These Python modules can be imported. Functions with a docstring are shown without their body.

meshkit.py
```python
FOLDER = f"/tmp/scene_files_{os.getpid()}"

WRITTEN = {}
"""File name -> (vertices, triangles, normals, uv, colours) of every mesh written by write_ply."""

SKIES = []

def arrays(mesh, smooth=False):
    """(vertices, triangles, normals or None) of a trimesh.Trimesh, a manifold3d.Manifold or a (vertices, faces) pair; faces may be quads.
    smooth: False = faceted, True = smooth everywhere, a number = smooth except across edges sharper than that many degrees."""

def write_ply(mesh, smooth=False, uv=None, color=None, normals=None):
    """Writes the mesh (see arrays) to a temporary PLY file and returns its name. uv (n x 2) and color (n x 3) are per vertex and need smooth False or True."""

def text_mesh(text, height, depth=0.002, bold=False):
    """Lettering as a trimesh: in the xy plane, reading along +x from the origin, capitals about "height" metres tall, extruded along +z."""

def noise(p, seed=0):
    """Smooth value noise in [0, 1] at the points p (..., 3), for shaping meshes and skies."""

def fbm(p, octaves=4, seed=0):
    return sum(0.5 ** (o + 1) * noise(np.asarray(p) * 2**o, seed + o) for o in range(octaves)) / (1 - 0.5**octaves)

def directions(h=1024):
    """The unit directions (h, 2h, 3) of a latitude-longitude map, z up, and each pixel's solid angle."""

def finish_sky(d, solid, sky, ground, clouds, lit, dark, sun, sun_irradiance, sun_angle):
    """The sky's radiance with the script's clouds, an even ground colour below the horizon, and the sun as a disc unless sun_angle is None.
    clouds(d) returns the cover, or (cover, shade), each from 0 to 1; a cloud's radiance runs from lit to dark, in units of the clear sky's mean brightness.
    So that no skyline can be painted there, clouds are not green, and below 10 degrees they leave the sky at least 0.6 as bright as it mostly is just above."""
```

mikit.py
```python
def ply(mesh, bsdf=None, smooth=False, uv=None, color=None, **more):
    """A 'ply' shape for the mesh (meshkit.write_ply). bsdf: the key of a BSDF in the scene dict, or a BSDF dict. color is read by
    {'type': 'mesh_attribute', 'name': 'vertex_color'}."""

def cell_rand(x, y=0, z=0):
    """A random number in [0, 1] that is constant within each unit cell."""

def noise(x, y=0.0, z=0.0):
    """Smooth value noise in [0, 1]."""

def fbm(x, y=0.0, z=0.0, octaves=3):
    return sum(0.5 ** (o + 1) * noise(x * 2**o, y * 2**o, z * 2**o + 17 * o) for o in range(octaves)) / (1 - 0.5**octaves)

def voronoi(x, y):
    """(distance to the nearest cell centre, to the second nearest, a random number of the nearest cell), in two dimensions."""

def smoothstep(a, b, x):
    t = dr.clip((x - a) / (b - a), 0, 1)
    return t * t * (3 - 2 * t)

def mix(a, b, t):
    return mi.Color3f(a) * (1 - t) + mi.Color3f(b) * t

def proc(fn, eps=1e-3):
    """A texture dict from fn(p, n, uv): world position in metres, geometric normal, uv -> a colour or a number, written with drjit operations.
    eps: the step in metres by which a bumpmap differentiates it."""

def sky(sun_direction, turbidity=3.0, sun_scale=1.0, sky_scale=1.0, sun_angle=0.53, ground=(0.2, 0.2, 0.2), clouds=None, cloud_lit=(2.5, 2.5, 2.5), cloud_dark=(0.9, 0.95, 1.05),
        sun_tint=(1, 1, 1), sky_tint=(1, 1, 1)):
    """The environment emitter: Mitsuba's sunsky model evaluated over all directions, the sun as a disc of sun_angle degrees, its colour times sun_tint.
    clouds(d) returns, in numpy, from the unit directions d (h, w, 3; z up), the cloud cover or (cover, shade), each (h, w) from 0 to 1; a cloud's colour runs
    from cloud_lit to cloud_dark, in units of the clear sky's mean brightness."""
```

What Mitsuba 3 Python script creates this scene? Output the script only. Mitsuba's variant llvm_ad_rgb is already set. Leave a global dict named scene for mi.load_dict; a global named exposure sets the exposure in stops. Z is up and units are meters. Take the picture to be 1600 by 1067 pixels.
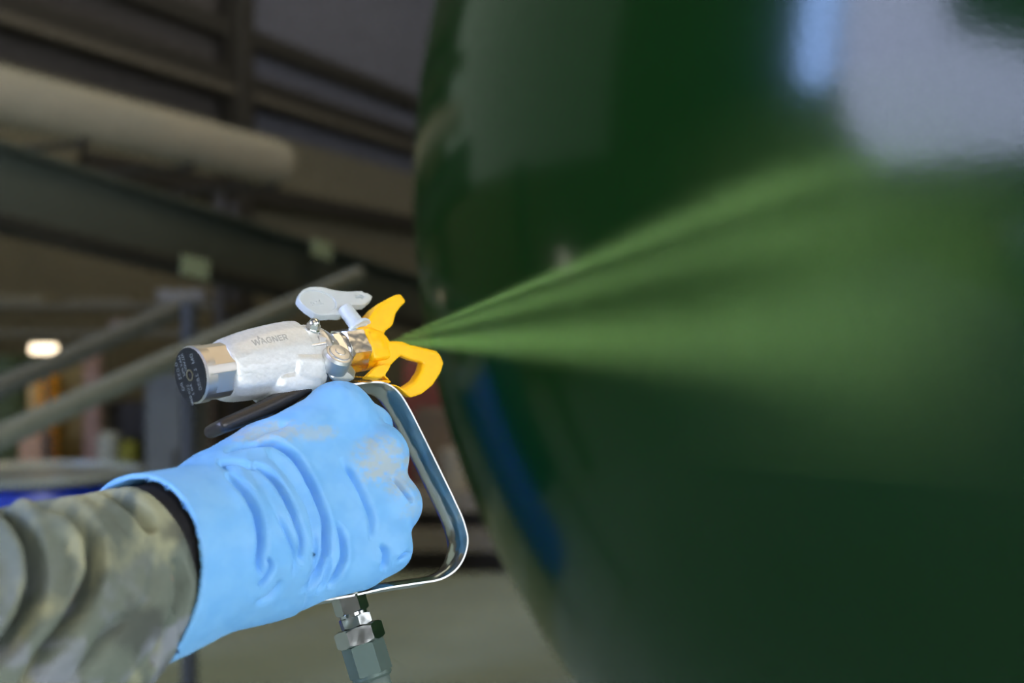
import math, numpy as np, trimesh, manifold3d as m3, mitsuba as mi, drjit as dr, mikit, meshkit
from mikit import noise, fbm, smoothstep, mix, proc, ply
T = mi.ScalarTransform4f
rng = np.random.default_rng(7)
scene, labels = {}, {}

# ------------------------------------------------------------------ camera, light, exposure
FPX, EYE = 1931.0, np.array([0, 0, 1.3])
scene['camera'] = {'type': 'thinlens', 'fov': 2 * math.degrees(math.atan(800 / FPX)), 'fov_axis': 'x', 'near_clip': 0.05, 'far_clip': 200.0,
                   'to_world': T().look_at(origin=[0, 0, 1.3], target=[0, 1, 1.3], up=[0, 0, 1]), 'aperture_radius': 0.0035, 'focus_distance': 0.575}
exposure = 0.0
GATE_PANE, BLUE_PANE, DOOR_PANE = (10.6, 11.6, 17.5), (10.0, 16.0, 32.0), (8.6, 9.0, 9.5)   # daylight behind frosted panes
ROOF_PANE, SIDE_PANE, RIGHT_PANE, LAMP, WALL_LAMP = (1.5, 1.15, .72), (.24, .30, .26), (2.4, 2.5, 2.75), (3.2, 2.5, 1.6), (9.5, 9.0, 7.4)

# ------------------------------------------------------------------ helpers
def U(px, py, d):
    return np.array([(px - 800) / FPX * d, d, 1.3 - (py - 533.5) / FPX * d])

def PX(p):
    q = np.asarray(p, float) - EYE
    return np.stack([800 + FPX * q[..., 0] / q[..., 1], 533.5 - FPX * q[..., 2] / q[..., 1]], -1)

def frame(yaw, pitch, roll):
    a, b, c = map(math.radians, (yaw, pitch, roll))
    F = np.array([math.cos(a) * math.cos(b), math.sin(a) * math.cos(b), math.sin(b)])
    R = np.array([math.sin(a), -math.cos(a), 0.0])
    u = np.cross(R, F)
    Un = u * math.cos(c) - R * math.sin(c)
    return np.stack([F, np.cross(Un, F), Un], 1)

GM, GO = frame(47, 6.5, 18), U(298, 586, 0.545)          # the gun: x along the barrel, y to its left, z up, millimetres
def W(p): return GO + np.asarray(p, float) / 1000 @ GM.T
def onplane(px, py, y):
    d = np.array([(px - 800) / FPX, 1, -(py - 533.5) / FPX]); a = (EYE - GO) @ GM * 1000; b = d @ GM * 1000
    return a + b * (y - a[1]) / b[1]

def put(key, mesh, bsdf, smooth=30, label=None, cat=None, group=None, kind=None, **more):
    if key in scene or any(k.startswith(key + '__') for k in ()):
        n = 1
        while f'{key}_{n:03d}' in scene: n += 1
        key = f'{key}_{n:03d}'
    scene[key] = mikit.ply(mesh, bsdf, smooth=smooth, **more)
    note(key, label, cat, group, kind)
    return key

def note(key, label=None, cat=None, group=None, kind=None):
    d = {k: v for k, v in (('label', label), ('category', cat), ('group', group), ('kind', kind)) if v}
    if d: labels[key] = {**labels.get(key, {}), **d}

def tri(man):
    m = man.to_mesh()
    return trimesh.Trimesh(m.vert_properties[:, :3].astype(float), m.tri_verts, process=True)

def man(t):
    return m3.Manifold(m3.Mesh(np.asarray(t.vertices, np.float32), np.asarray(t.faces, np.uint32)))

def soften(man_, length, it=6):
    t = tri(man_.refine_to_length(length))
    trimesh.smoothing.filter_laplacian(t, lamb=0.5, iterations=it, volume_constraint=False)
    return t

def towld(t):                                              # a mesh in gun millimetres -> world
    t = t.copy(); t.vertices = W(t.vertices); return t

def cbox(size, c=0.004):                                   # a box with chamfered edges, centred
    s = np.asarray(size, float) / 2; c = min(c, s.min() * 0.6); P = []
    for sx in (-1, 1):
        for sy in (-1, 1):
            for sz in (-1, 1):
                for k in range(3):
                    o = np.array([c, c, c]); o[k] = 0
                    P.append((s - o) * (sx, sy, sz))
    return trimesh.Trimesh(P, process=False).convex_hull

def axes(d, up=(0, 0, 1)):
    d = np.asarray(d, float) / np.linalg.norm(d); u = np.asarray(up, float)
    if abs(d @ u) > 0.98 * np.linalg.norm(u): u = np.array([1.0, 0, 0])
    y = np.cross(u, d); y /= np.linalg.norm(y)
    return np.stack([d, y, np.cross(d, y)], 1)

def placed(t, A=np.eye(3), o=(0, 0, 0)):
    t = t.copy(); t.vertices = t.vertices @ np.asarray(A).T + np.asarray(o, float); return t

def bar(a, b, w, h, c=0.004, up=(0, 0, 1)):                # a rectangular bar from a to b
    a, b = np.asarray(a, float), np.asarray(b, float)
    return placed(cbox((np.linalg.norm(b - a), w, h), c), axes(b - a, up), (a + b) / 2)

def tube(points, radii, n=24, closed=True):
    p = np.asarray(points, float); r = np.broadcast_to(np.asarray(radii, float), (len(p),))
    t = np.gradient(p, axis=0); t /= np.linalg.norm(t, axis=1, keepdims=True)
    u = np.array([0, 0, 1.0]) if abs(t[0, 2]) < 0.9 else np.array([1.0, 0, 0]); V = []
    for k in range(len(p)):
        u = u - t[k] * (u @ t[k]); u /= np.linalg.norm(u); v = np.cross(t[k], u)
        g = np.arange(n) * 2 * np.pi / n
        V.append(p[k] + r[k] * (np.cos(g)[:, None] * u + np.sin(g)[:, None] * v))
    return skin(V, closed)

def skin(rings, caps=True):                                # a loft through closed rings of equal length
    k, n = len(rings), len(rings[0]); V = np.concatenate(rings); F = []
    i, j = np.meshgrid(np.arange(k - 1), np.arange(n), indexing='ij'); i, j = i.ravel(), j.ravel(); j2 = (j + 1) % n
    F = [np.stack([i * n + j, i * n + j2, (i + 1) * n + j2], 1), np.stack([i * n + j, (i + 1) * n + j2, (i + 1) * n + j], 1)]
    if caps:
        V = np.vstack([V, rings[0].mean(0), rings[-1].mean(0)]); q = np.arange(n); q2 = (q + 1) % n
        F += [np.stack([q2, q, 0 * q + k * n], 1), np.stack([(k - 1) * n + q, (k - 1) * n + q2, 0 * q + k * n + 1], 1)]
    t = trimesh.Trimesh(V, np.vstack(F), process=False)
    if caps and t.volume < 0: t.invert()
    return t

def lathe(profile, n=48, a=(0, 0, 0), d=(1, 0, 0)):        # profile rows (along, radius), about the axis d through a
    A = axes(d); g = np.arange(n) * 2 * np.pi / n
    return skin([np.asarray(a, float) + x * A[:, 0] + max(r, 1e-4) * (np.cos(g)[:, None] * A[:, 1] + np.sin(g)[:, None] * A[:, 2]) for x, r in profile])

def hexbar(x0, x1, flat, rot=0.0, a=(0, 0, 0), d=(1, 0, 0), c=0.8):   # a hexagonal nut, its corners turned down at both ends
    A = axes(d); R = flat / math.sqrt(3) 
    h = skin([np.asarray(a, float) + x * A[:, 0] + R * (np.cos(g)[:, None] * A[:, 1] + np.sin(g)[:, None] * A[:, 2]) for x in (x0, x1) for g in [np.radians(rot) + np.arange(6) * np.pi / 3]])
    turn = lathe([(x0, flat / 2), (x0 + c, R + .05), (x1 - c, R + .05), (x1, flat / 2)], 48, a, d)
    return tri(man(h) ^ man(turn))

def join(*ts): return trimesh.util.concatenate(list(ts))

def surface_nets(vol, o, h):
    s = np.array(vol.shape) - 1; ins = vol < 0
    cnt = sum(ins[a:a + s[0], b:b + s[1], c:c + s[2]].astype(np.int8) for a in (0, 1) for b in (0, 1) for c in (0, 1))
    act = (cnt > 0) & (cnt < 8); idx = -np.ones(s, np.int64); cell = np.argwhere(act); idx[act] = np.arange(len(cell))
    acc, num = np.zeros((len(cell), 3)), np.zeros(len(cell)); cn = np.array([(a, b, c) for a in (0, 1) for b in (0, 1) for c in (0, 1)])
    val = np.stack([vol[tuple((cell + q).T)] for q in cn], 1)
    for i in range(8):
        for j in range(i + 1, 8):
            if np.abs(cn[i] - cn[j]).sum() != 1: continue
            x = (val[:, i] < 0) != (val[:, j] < 0); t = val[x, i] / (val[x, i] - val[x, j])
            acc[x] += cn[i] + t[:, None] * (cn[j] - cn[i]); num[x] += 1
    V = o + h * (cell + acc / num[:, None]); F = []
    for ax in range(3):
        u, v = [(1, 2), (2, 0), (0, 1)][ax]
        e = np.zeros(3, int); e[ax] = 1
        sl0 = [slice(1, s[k]) for k in range(3)]; sl0[ax] = slice(0, s[ax]); sl1 = list(sl0); sl1[ax] = slice(1, s[ax] + 1)
        d = ins[tuple(sl0)].astype(np.int8) - ins[tuple(sl1)].astype(np.int8)
        for sign in (1, -1):
            p = np.argwhere(d == sign)
            off = np.ones(3, int); off[ax] = 0; p = p + off
            eu, ev = np.zeros(3, int), np.zeros(3, int); eu[u] = 1; ev[v] = 1
            q = [idx[tuple((p - a * eu - b * ev).T)] for a, b in ((1, 1), (0, 1), (0, 0), (1, 0))]
            if sign < 0: q = q[::-1]
            q = np.stack(q, 1); F += [q[:, [0, 1, 2]], q[:, [0, 2, 3]]]
    return trimesh.Trimesh(V, np.vstack(F), process=False)

# ------------------------------------------------------------------ materials
def pr(color, rough=0.5, metal=0.0, spec=0.5, bump=None, **k):
    b = {'type': 'principled', 'base_color': color if isinstance(color, dict) else {'type': 'rgb', 'value': list(color)}, 'roughness': rough if isinstance(rough, dict) else float(rough), 'metallic': float(metal), 'specular': float(spec), **k}
    if bump is not None: b = {'type': 'bumpmap', 'tex': bump[0], 'scale': bump[1], 'bsdf': b}
    return {'type': 'twosided', 'bsdf': b}
def mat(name, *a, **k): scene['mat_' + name] = pr(*a, **k); return 'mat_' + name

def glove_col(p, n, uv):
    base = mi.Color3f(0.185, 0.455, 0.82)
    g = fbm(p.x * 420, p.y * 420, p.z * 420, 3); g2 = fbm(p.x * 120 + 9, p.y * 120, p.z * 120, 3)
    dirt = mi.Float(0)
    for c, r, a in STAINS:
        d = dr.sqrt(dr.square((p.x - c[0]) / r[0]) + dr.square((p.y - c[1]) / r[1]) + dr.square((p.z - c[2]) / r[2]))
        dirt = dr.maximum(dirt, a * smoothstep(0.38, 0.80, g * 0.6 + g2 * 0.4 + 0.32 * (1 - d)) * smoothstep(1.25, 0.7, d))
    base = mix(base, mi.Color3f(0.155, 0.42, 0.80), smoothstep(0.35, 0.7, g2))
    return mix(base, mi.Color3f(0.42, 0.45, 0.40), dirt)
def sleeve_col(p, n, uv):
    a = fbm(p.x * 70 + 3, p.y * 50, p.z * 34, 4); b = fbm(p.x * 62, p.y * 62 + 7, p.z * 62, 4); c = fbm(p.x * 300, p.y * 300, p.z * 300, 2)
    col = mix(mi.Color3f(0.115, 0.140, 0.115), mi.Color3f(0.165, 0.190, 0.160), c * .5 + .5 * fbm(p.x * 25, p.y * 25, p.z * 25 + 5, 2))
    fwd = smoothstep(-0.185, -0.160, p.x)                                     # the paint stains sit on the forearm towards the cuff
    col = mix(col, mi.Color3f(0.34, 0.345, 0.22), .75 * fwd * smoothstep(0.50, 0.68, a))
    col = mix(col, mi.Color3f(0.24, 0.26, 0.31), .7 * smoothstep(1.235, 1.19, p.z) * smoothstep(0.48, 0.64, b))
    return mix(col, mi.Color3f(0.05, 0.055, 0.052), .7 * smoothstep(-0.150, -0.125, p.x) * smoothstep(0.52, 0.74, fbm(p.x * 90 + 31, p.y * 70, p.z * 50, 3)))
STAINS = [(W((61, -36, -60)), (0.015, 0.02, 0.012), .72), (W((70, -34, -70)), (0.010, 0.02, 0.010), 0.55), (W((10, -30, -36)), (0.022, 0.02, 0.006), 0.55),
          (W((84, -26, -62)), (0.005, 0.02, 0.006), 0.7), (W((33, -32, -41)), (0.010, 0.02, 0.004), 0.45), (W((76, -28, -82)), (0.008, 0.02, 0.008), 0.3)]
M_GLOVE = mat('glove', proc(glove_col), rough=0.48, spec=0.4, bump=(proc(lambda p, n, uv: noise(p.x * 900, p.y * 900, p.z * 900), 0.0003), 0.00006))
M_SLEEVE = mat('sleeve', proc(sleeve_col), rough=0.85, spec=0.15, sheen=0.3)
M_CUFF = mat('cuff', (0.018, 0.018, 0.02), rough=0.8, spec=0.2)
M_SKIN = mat('skin', (0.55, 0.33, 0.24), rough=0.5)
def cast_col(p, n, uv):
    g = fbm(p.x * 900, p.y * 900, p.z * 900, 2)
    return mix(mi.Color3f(0.62, 0.64, 0.64), mi.Color3f(0.74, 0.76, 0.76), g)
M_CAST = mat('cast', proc(cast_col), rough=0.42, metal=0.42, spec=0.5, bump=(proc(lambda p, n, uv: fbm(p.x * 700, p.y * 700, p.z * 700, 2), 0.0004), 0.00022))
M_STEEL = mat('steel', (0.60, 0.57, 0.52), rough=0.42, metal=1.0)
M_ZINC = mat('zinc', (0.78, 0.79, 0.79), rough=0.2, metal=1.0, bump=(proc(lambda p, n, uv: fbm(p.x * 260, p.y * 260, p.z * 260, 2), 0.0005), 0.00022))
M_DULLZINC = mat('dullzinc', (0.72, 0.73, 0.73), rough=0.36, metal=0.9)
M_CHROME = mat('chrome', (0.50, 0.52, 0.50), rough=0.16, metal=1.0, bump=(proc(lambda p, n, uv: fbm(p.x * 160, p.y * 160, p.z * 160, 2), 0.0005), 0.0004))
M_DISC = mat('disc', (0.013, 0.015, 0.014), rough=0.6, spec=0.2)
M_PRINT = mat('print', (0.16, 0.18, 0.17), rough=0.6)
M_BRASS = mat('brass', (0.55, 0.53, 0.42), rough=0.3, metal=1.0)
M_BLACK = mat('black_plastic', (0.022, 0.019, 0.017), rough=0.38)
M_HOLE = mat('hole', (0.004, 0.004, 0.004), rough=0.9)
M_YELLOW = mat('yellow', (1.0, 0.53, 0.002), rough=0.42, spec=0.45)
M_KEY = mat('key_grey', (0.49, 0.55, 0.58), rough=0.42)
M_KEYMARK = mat('key_mark', (0.30, 0.36, 0.39), rough=0.5)
M_LOGO = mat('logo', (0.43, 0.45, 0.45), rough=0.6, metal=0.3)
M_FERRULE = mat('ferrule', (0.115, 0.165, 0.15), rough=0.4, metal=0.5)
M_HOSE = mat('hose', (0.10, 0.14, 0.13), rough=0.5)
def tank_col(p, n, uv):
    return mix(mi.Color3f(0.0006, 0.0165, 0.0012), mi.Color3f(0.0014, 0.021, 0.0028), fbm(p.x * 3, p.y * 3, p.z * 3, 3))
M_TANK = mat('tank', proc(tank_col), rough=0.13, spec=0.25, bump=(proc(lambda p, n, uv: fbm(p.x * 260, p.y * 260, p.z * 260, 2), 0.0012), 0.00005))
M_SHEET = mat('sheet', proc(lambda p, n, uv: mix(mi.Color3f(0.060, 0.052, 0.044), mi.Color3f(0.085, 0.074, 0.066), fbm(p.x * .9, p.y * .9, p.z * .9, 3))), rough=0.6)
M_PALESHEET = mat('palesheet', (0.125, 0.125, 0.15), rough=0.55)
M_OLIVESHEET = mat('olivesheet', (0.20, 0.18, 0.115), rough=0.6)
M_DARKSTEEL = mat('darksteel', (0.040, 0.036, 0.028), rough=0.6)
M_GIRDER = mat('girder', proc(lambda p, n, uv: mix(mi.Color3f(0.062, 0.078, 0.064), mi.Color3f(0.098, 0.112, 0.094), fbm(p.x * 2, p.y * 2, p.z * 4, 3))), rough=0.5)
M_DUCT = mat('duct', proc(lambda p, n, uv: mix(mi.Color3f(0.42, 0.37, 0.27), mi.Color3f(0.30, 0.30, 0.24), fbm(p.x * 3, p.y * 3, p.z * 6, 3))), rough=0.6)
M_RAIL = mat('rail', (0.155, 0.175, 0.145), rough=0.45)
M_CONC = mat('concrete', proc(lambda p, n, uv: mix(mi.Color3f(0.32, 0.39, 0.31), mi.Color3f(0.48, 0.56, 0.45), fbm(p.x * 1.1 + 4, p.y * 1.6, p.z, 4))), rough=0.7)
M_WALL = mat('wall', (0.16, 0.15, 0.12), rough=0.8)
M_ROOF = mat('roof', (0.10, 0.095, 0.085), rough=0.8)
M_BLUE = mat('blue', (0.006, 0.028, 0.34), rough=0.3)
M_LID = mat('lid', (0.42, 0.47, 0.45), rough=0.38, metal=0.7)
FLAT = {}
def flat(*c, rough=0.65):
    return FLAT.setdefault((c, rough), mat('paint_%d' % len(FLAT), c, rough=rough))
def glow(c): return {'type': 'area', 'radiance': {'type': 'rgb', 'value': list(c)}}

# ------------------------------------------------------------------ the hall (a along it, n towards its left wall)
HA, HN = np.array([0.3826, 0.9239, 0]), np.array([-0.9239, 0.3826, 0])
HALL = np.stack([HA, HN, [0, 0, 1]], 1)
def H(a, n, z): return a * HA + n * HN + np.array([0, 0, z])
A0, A1, N0, N1, ZR = -15.0, 20.0, -9.0, 5.38, 7.0
def hallbox(a0, a1, n0, n1, z0, z1, c=0.0):
    b = cbox((a1 - a0, n1 - n0, z1 - z0), c) if c else trimesh.creation.box((a1 - a0, n1 - n0, z1 - z0))
    return placed(b, HALL, H((a0 + a1) / 2, (n0 + n1) / 2, (z0 + z1) / 2))
def struct(key, mesh, m, smooth=False, label=None, **more):
    scene[key] = mikit.ply(mesh, m, smooth=smooth, **more); labels[key] = {'kind': 'structure', **({'label': label} if label else {})}
struct('floor', hallbox(A0, A1, N0, N1, -0.2, 0), M_CONC, label='grey-green concrete floor of the hall')
struct('ceiling', hallbox(A0, A1, N0, N1, ZR, ZR + .2), M_ROOF, label='dark roof of the hall')
struct('wall_left', hallbox(A0, A1, N1 + .05, N1 + .25, 0, ZR), M_WALL, label='left wall of the hall with corrugated sheets and purlins')
struct('wall_right', hallbox(A0, A1, N0 - .2, N0, 0, ZR), M_WALL, label='right wall of the hall')
struct('wall_rear', hallbox(A0 - .2, A0, N0, N1 + .2, 0, ZR), M_WALL, label='wall behind the painter')
struct('wall_front', hallbox(A1, A1 + .2, N0, N1 + .2, 0, ZR), M_WALL, label='far wall of the hall')

def sheet(a0, z0, z1, width=1.05, pitch=0.042, amp=0.016):
    k = int(round(width / pitch)); x, y = [], []
    for i in range(k):
        for f_, s in ((0, 0), (.2, 1), (.5, 1), (.7, 0)): x.append((i + f_) * pitch); y.append(s)
    x.append(width - 1e-4); y.append(0); x, y = np.array(x), -amp * np.array(y)
    V = np.vstack([H(0, 0, 0) + (a0 + x)[:, None] * HA + (N1 + .03 + y)[:, None] * HN + [0, 0, z] for z in (z0, z1)]); n = len(x); i = np.arange(n - 1)
    return trimesh.Trimesh(V, np.vstack([np.stack([i, i + 1, i + n + 1], 1), np.stack([i, i + n + 1, i + n], 1)]), process=False)
for k in range(14):
    for z0, z1 in ((0.9, 2.9), (2.9, 4.75), (4.75, 6.6)):
        a0 = 1.5 + k * 1.05
        put('wall_left__sheet', sheet(a0, z0, z1), M_PALESHEET if (z0 > 2.5 and 7.2 < a0 < 20) else M_OLIVESHEET if z0 < 2 else M_SHEET, smooth=False)

# panes that give the daylight
def pane(key, poly, at, m=None, e=None, facing=1, label=None):            # poly in (a, z) on a side wall
    from shapely.geometry import Polygon
    t = trimesh.creation.extrude_polygon(Polygon(poly), 0.02, engine='earcut')
    v = t.vertices; t.vertices = v[:, :1] * HA + (at + facing * v[:, 2:3]) * HN + v[:, 1:2] * [0, 0, 1]
    t.fix_normals()
    scene[key] = {**mikit.ply(t, M_WALL, smooth=False), 'emitter': glow(e)}; labels[key] = {'kind': 'structure', **({'label': label} if label else {})}
def rrect(a0, a1, z0, z1, r, corners=(1, 1, 1, 1)):
    out = []
    for (cx, cz, g0), on in zip(((a1 - r, z1 - r, 0), (a0 + r, z1 - r, 90), (a0 + r, z0 + r, 180), (a1 - r, z0 + r, 270)), corners):
        for g in np.radians(g0 + np.linspace(0, 90, 9)):
            out.append((cx + r * math.cos(g), cz + r * math.sin(g)) if on else (cx + r * np.sign(math.cos(math.radians(g0 + 45))), cz + r * np.sign(math.sin(math.radians(g0 + 45)))))
    return [p for i, p in enumerate(out) if i == 0 or p != out[i - 1]]
pane('window_1', rrect(-13.6, -4.0, 1.5, 5.6, 1.5, (0, 0, 0, 1)), N1 - .02, e=GATE_PANE, label='large frosted gate pane with a rounded lower corner')
pane('window_2', rrect(-3.85, -3.05, 2.7, 5.6, .35), N1 - .02, e=BLUE_PANE, label='narrow blue-lit pane beside the gate')
pane('window_8', rrect(1.4, 6.0, 1.6, 6.7, .05), N0 + .02, e=RIGHT_PANE, facing=-1, label='tall pale window of the right wall beyond the tank')
pane('door_1', rrect(-10.5, -2.0, 0.4, 4.9, .05), N0 + .02, e=DOOR_PANE, facing=-1, label='wide open hall gate letting in daylight')
pane('window_3', rrect(0.3, 4.4, 2.0, 6.6, .05), N1 - .02, e=SIDE_PANE, label='frosted window of the left wall')
for k, a in enumerate((-9.5, -4.5, 1.2)):
    t = hallbox(a, a + 4.6 - (a < 0) * 2, -5, .3, ZR - .04, ZR - .02); 
    scene[f'window_{k + 4}'] = {**mikit.ply(t, M_WALL, smooth=False), 'emitter': glow(ROOF_PANE)}; labels[f'window_{k + 4}'] = {'kind': 'structure', 'label': 'warm yellowed rooflight'}

t = hallbox(3.5, 8.5, 2.0, 4.6, ZR - .04, ZR - .02)
scene['window_9'] = {**mikit.ply(t, M_WALL, smooth=False), 'emitter': glow((1.05, 1.0, .78))}; labels['window_9'] = {'kind': 'structure', 'label': 'pale rooflight above the bench'}

# ------------------------------------------------------------------ the tank
TC, TR = np.array([1.1284, 1.9904, 1.5340]), 1.2830
TAX = np.array([0.40, 0.9165, 0])
prof = [(-TR * math.cos(t), TR * math.sin(t)) for t in np.linspace(0.004, math.pi / 2, 160)] + [(x, TR) for x in np.linspace(0.15, 5.5, 24)] + [(5.5 + 0.5 * math.sin(t), TR * math.cos(t)) for t in np.linspace(.1, 1.56, 20)]
tank = lathe(prof, 256, TC, TAX)
note('storage_tank', 'big dark green glossy tank with a domed end, freshly painted', 'tank')
put('storage_tank__shell', tank, M_TANK, smooth=True)
def saddle(s):
    c = TC + TAX * s; A = axes(TAX)
    base = trimesh.creation.box((0.25, 1.9, 0.62)); b = placed(base, A, (c[0], c[1], 0.31))
    return tri(man(b) - man(lathe([(-1, TR + .001), (8, TR + .001)], 96, TC, TAX)))
for s in (0.9, 4.4): put('storage_tank__saddle', saddle(s), M_DARKSTEEL, smooth=False, label='dark steel saddle under the tank' if s < 1 else None)

# ------------------------------------------------------------------ steelwork and things of the background
def onwall(px, py, off=0.0):                                # where the sight line meets the plane off metres before the left wall
    d = np.array([(px - 800) / FPX, 1, -(py - 533.5) / FPX]); t = (N1 - off) / (d @ HN); return EYE + d * t
def beamwall(p, q, h, off, m, key, w=0.09, ext=1.6):
    a, b = onwall(*p, off), onwall(*q, off); z = (a[2] + b[2]) / 2; a[2] = b[2] = z; d = (b - a) / np.linalg.norm(b - a)
    return put(key, bar(a - d * ext, b + d * ext, w, h, 0.006), m, smooth=False)
beamwall((55, 17), (646, 221), 0.13, 0.10, M_DARKSTEEL, 'wall_left__purlin')
beamwall((55, 40), (646, 236), 0.06, 0.16, flat(0.115, 0.10, 0.075), 'wall_left__purlin')
beamwall((238, 0), (646, 161), 0.13, 0.10, M_DARKSTEEL, 'wall_left__purlin')
beamwall((373, 300), (639, 350), 0.14, 0.10, M_DARKSTEEL, 'wall_left__purlin')
for px in (373, -160):
    b = onwall(px, 400, 0.16); a_, n_ = b @ HA, b @ HN
    put('wall_left__column', hallbox(a_ - .09, a_ + .09, n_ - .08, n_ + .08, 0, 6.9, .008), M_DARKSTEEL, smooth=False)

# cream duct with a closed round end
q0, q1 = U(-330, 55, 4.6), U(442, 258, 6.6)
q0[2] = 1.3 - (68 - 533.5) / FPX * 4.6
dd = (q1 - q0) / np.linalg.norm(q1 - q0); L = np.linalg.norm(q1 - q0)
note('air_duct', 'long cream air duct with a rounded closed end under the roof', 'duct')
R_ = 0.122
put('air_duct__pipe', lathe([(0, R_), (L - .06, R_), (L - .02, R_ * .93), (L + .01, R_ * .75), (L + .025, R_ * .4), (L + .03, 0.002)], 40, q0, dd), M_DUCT, smooth=40)
for s in (.50, .74, .965):
    c = q0 + dd * L * s; c2 = c + (N1 - c @ HN) * HN
    put('air_duct__bracket', join(bar(c - [0, 0, R_ + .012], c2 - [0, 0, R_ + .012], 0.05, 0.024, .003), bar(c - [0, 0, R_ + .03], c - [0, 0, R_ - .05] - HN * .06, .05, .03, .003)), M_DARKSTEEL, smooth=False)

# green crane girder
g0, g1 = U(-150, 250, 3.6), U(640, 470, 6.4)
gd = (g1 - g0) / np.linalg.norm(g1 - g0); GA = axes(gd)
def gpart(y, z, w, h): return placed(cbox((np.linalg.norm(g1 - g0) + 3, w, h), .004), GA, (g0 + g1) / 2 + gd * 1.2 + GA @ np.array([0, y, z]))
note('crane_girder', 'grey-green steel girder running slanted above the railing', 'girder')
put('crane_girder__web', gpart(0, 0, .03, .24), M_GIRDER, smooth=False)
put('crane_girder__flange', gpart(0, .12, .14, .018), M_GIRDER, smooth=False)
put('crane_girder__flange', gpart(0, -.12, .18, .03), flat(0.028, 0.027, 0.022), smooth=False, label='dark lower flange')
for px, py in ((305, 418), (503, 390)):
    d = np.array([(px - 800) / FPX, 1, -(py - 533.5) / FPX]); nrm = GA[:, 1]
    t = ((g0 + GA @ np.array([0, -.11, 0]) - EYE) @ nrm) / (d @ nrm); c = EYE + d * t
    put('crane_girder__tag', placed(cbox((.16, .008, .075), .002), GA, c), flat(0.36, 0.46, 0.32), smooth=False, label='pale green plate')
for a in (-.33, 1.45):
    c = g0 + (g1 - g0) * a; put('crane_girder__post', bar((c[0], c[1], 0), (c[0], c[1], c[2] - .13), .09, .09, .006), M_DARKSTEEL, smooth=False)

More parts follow.
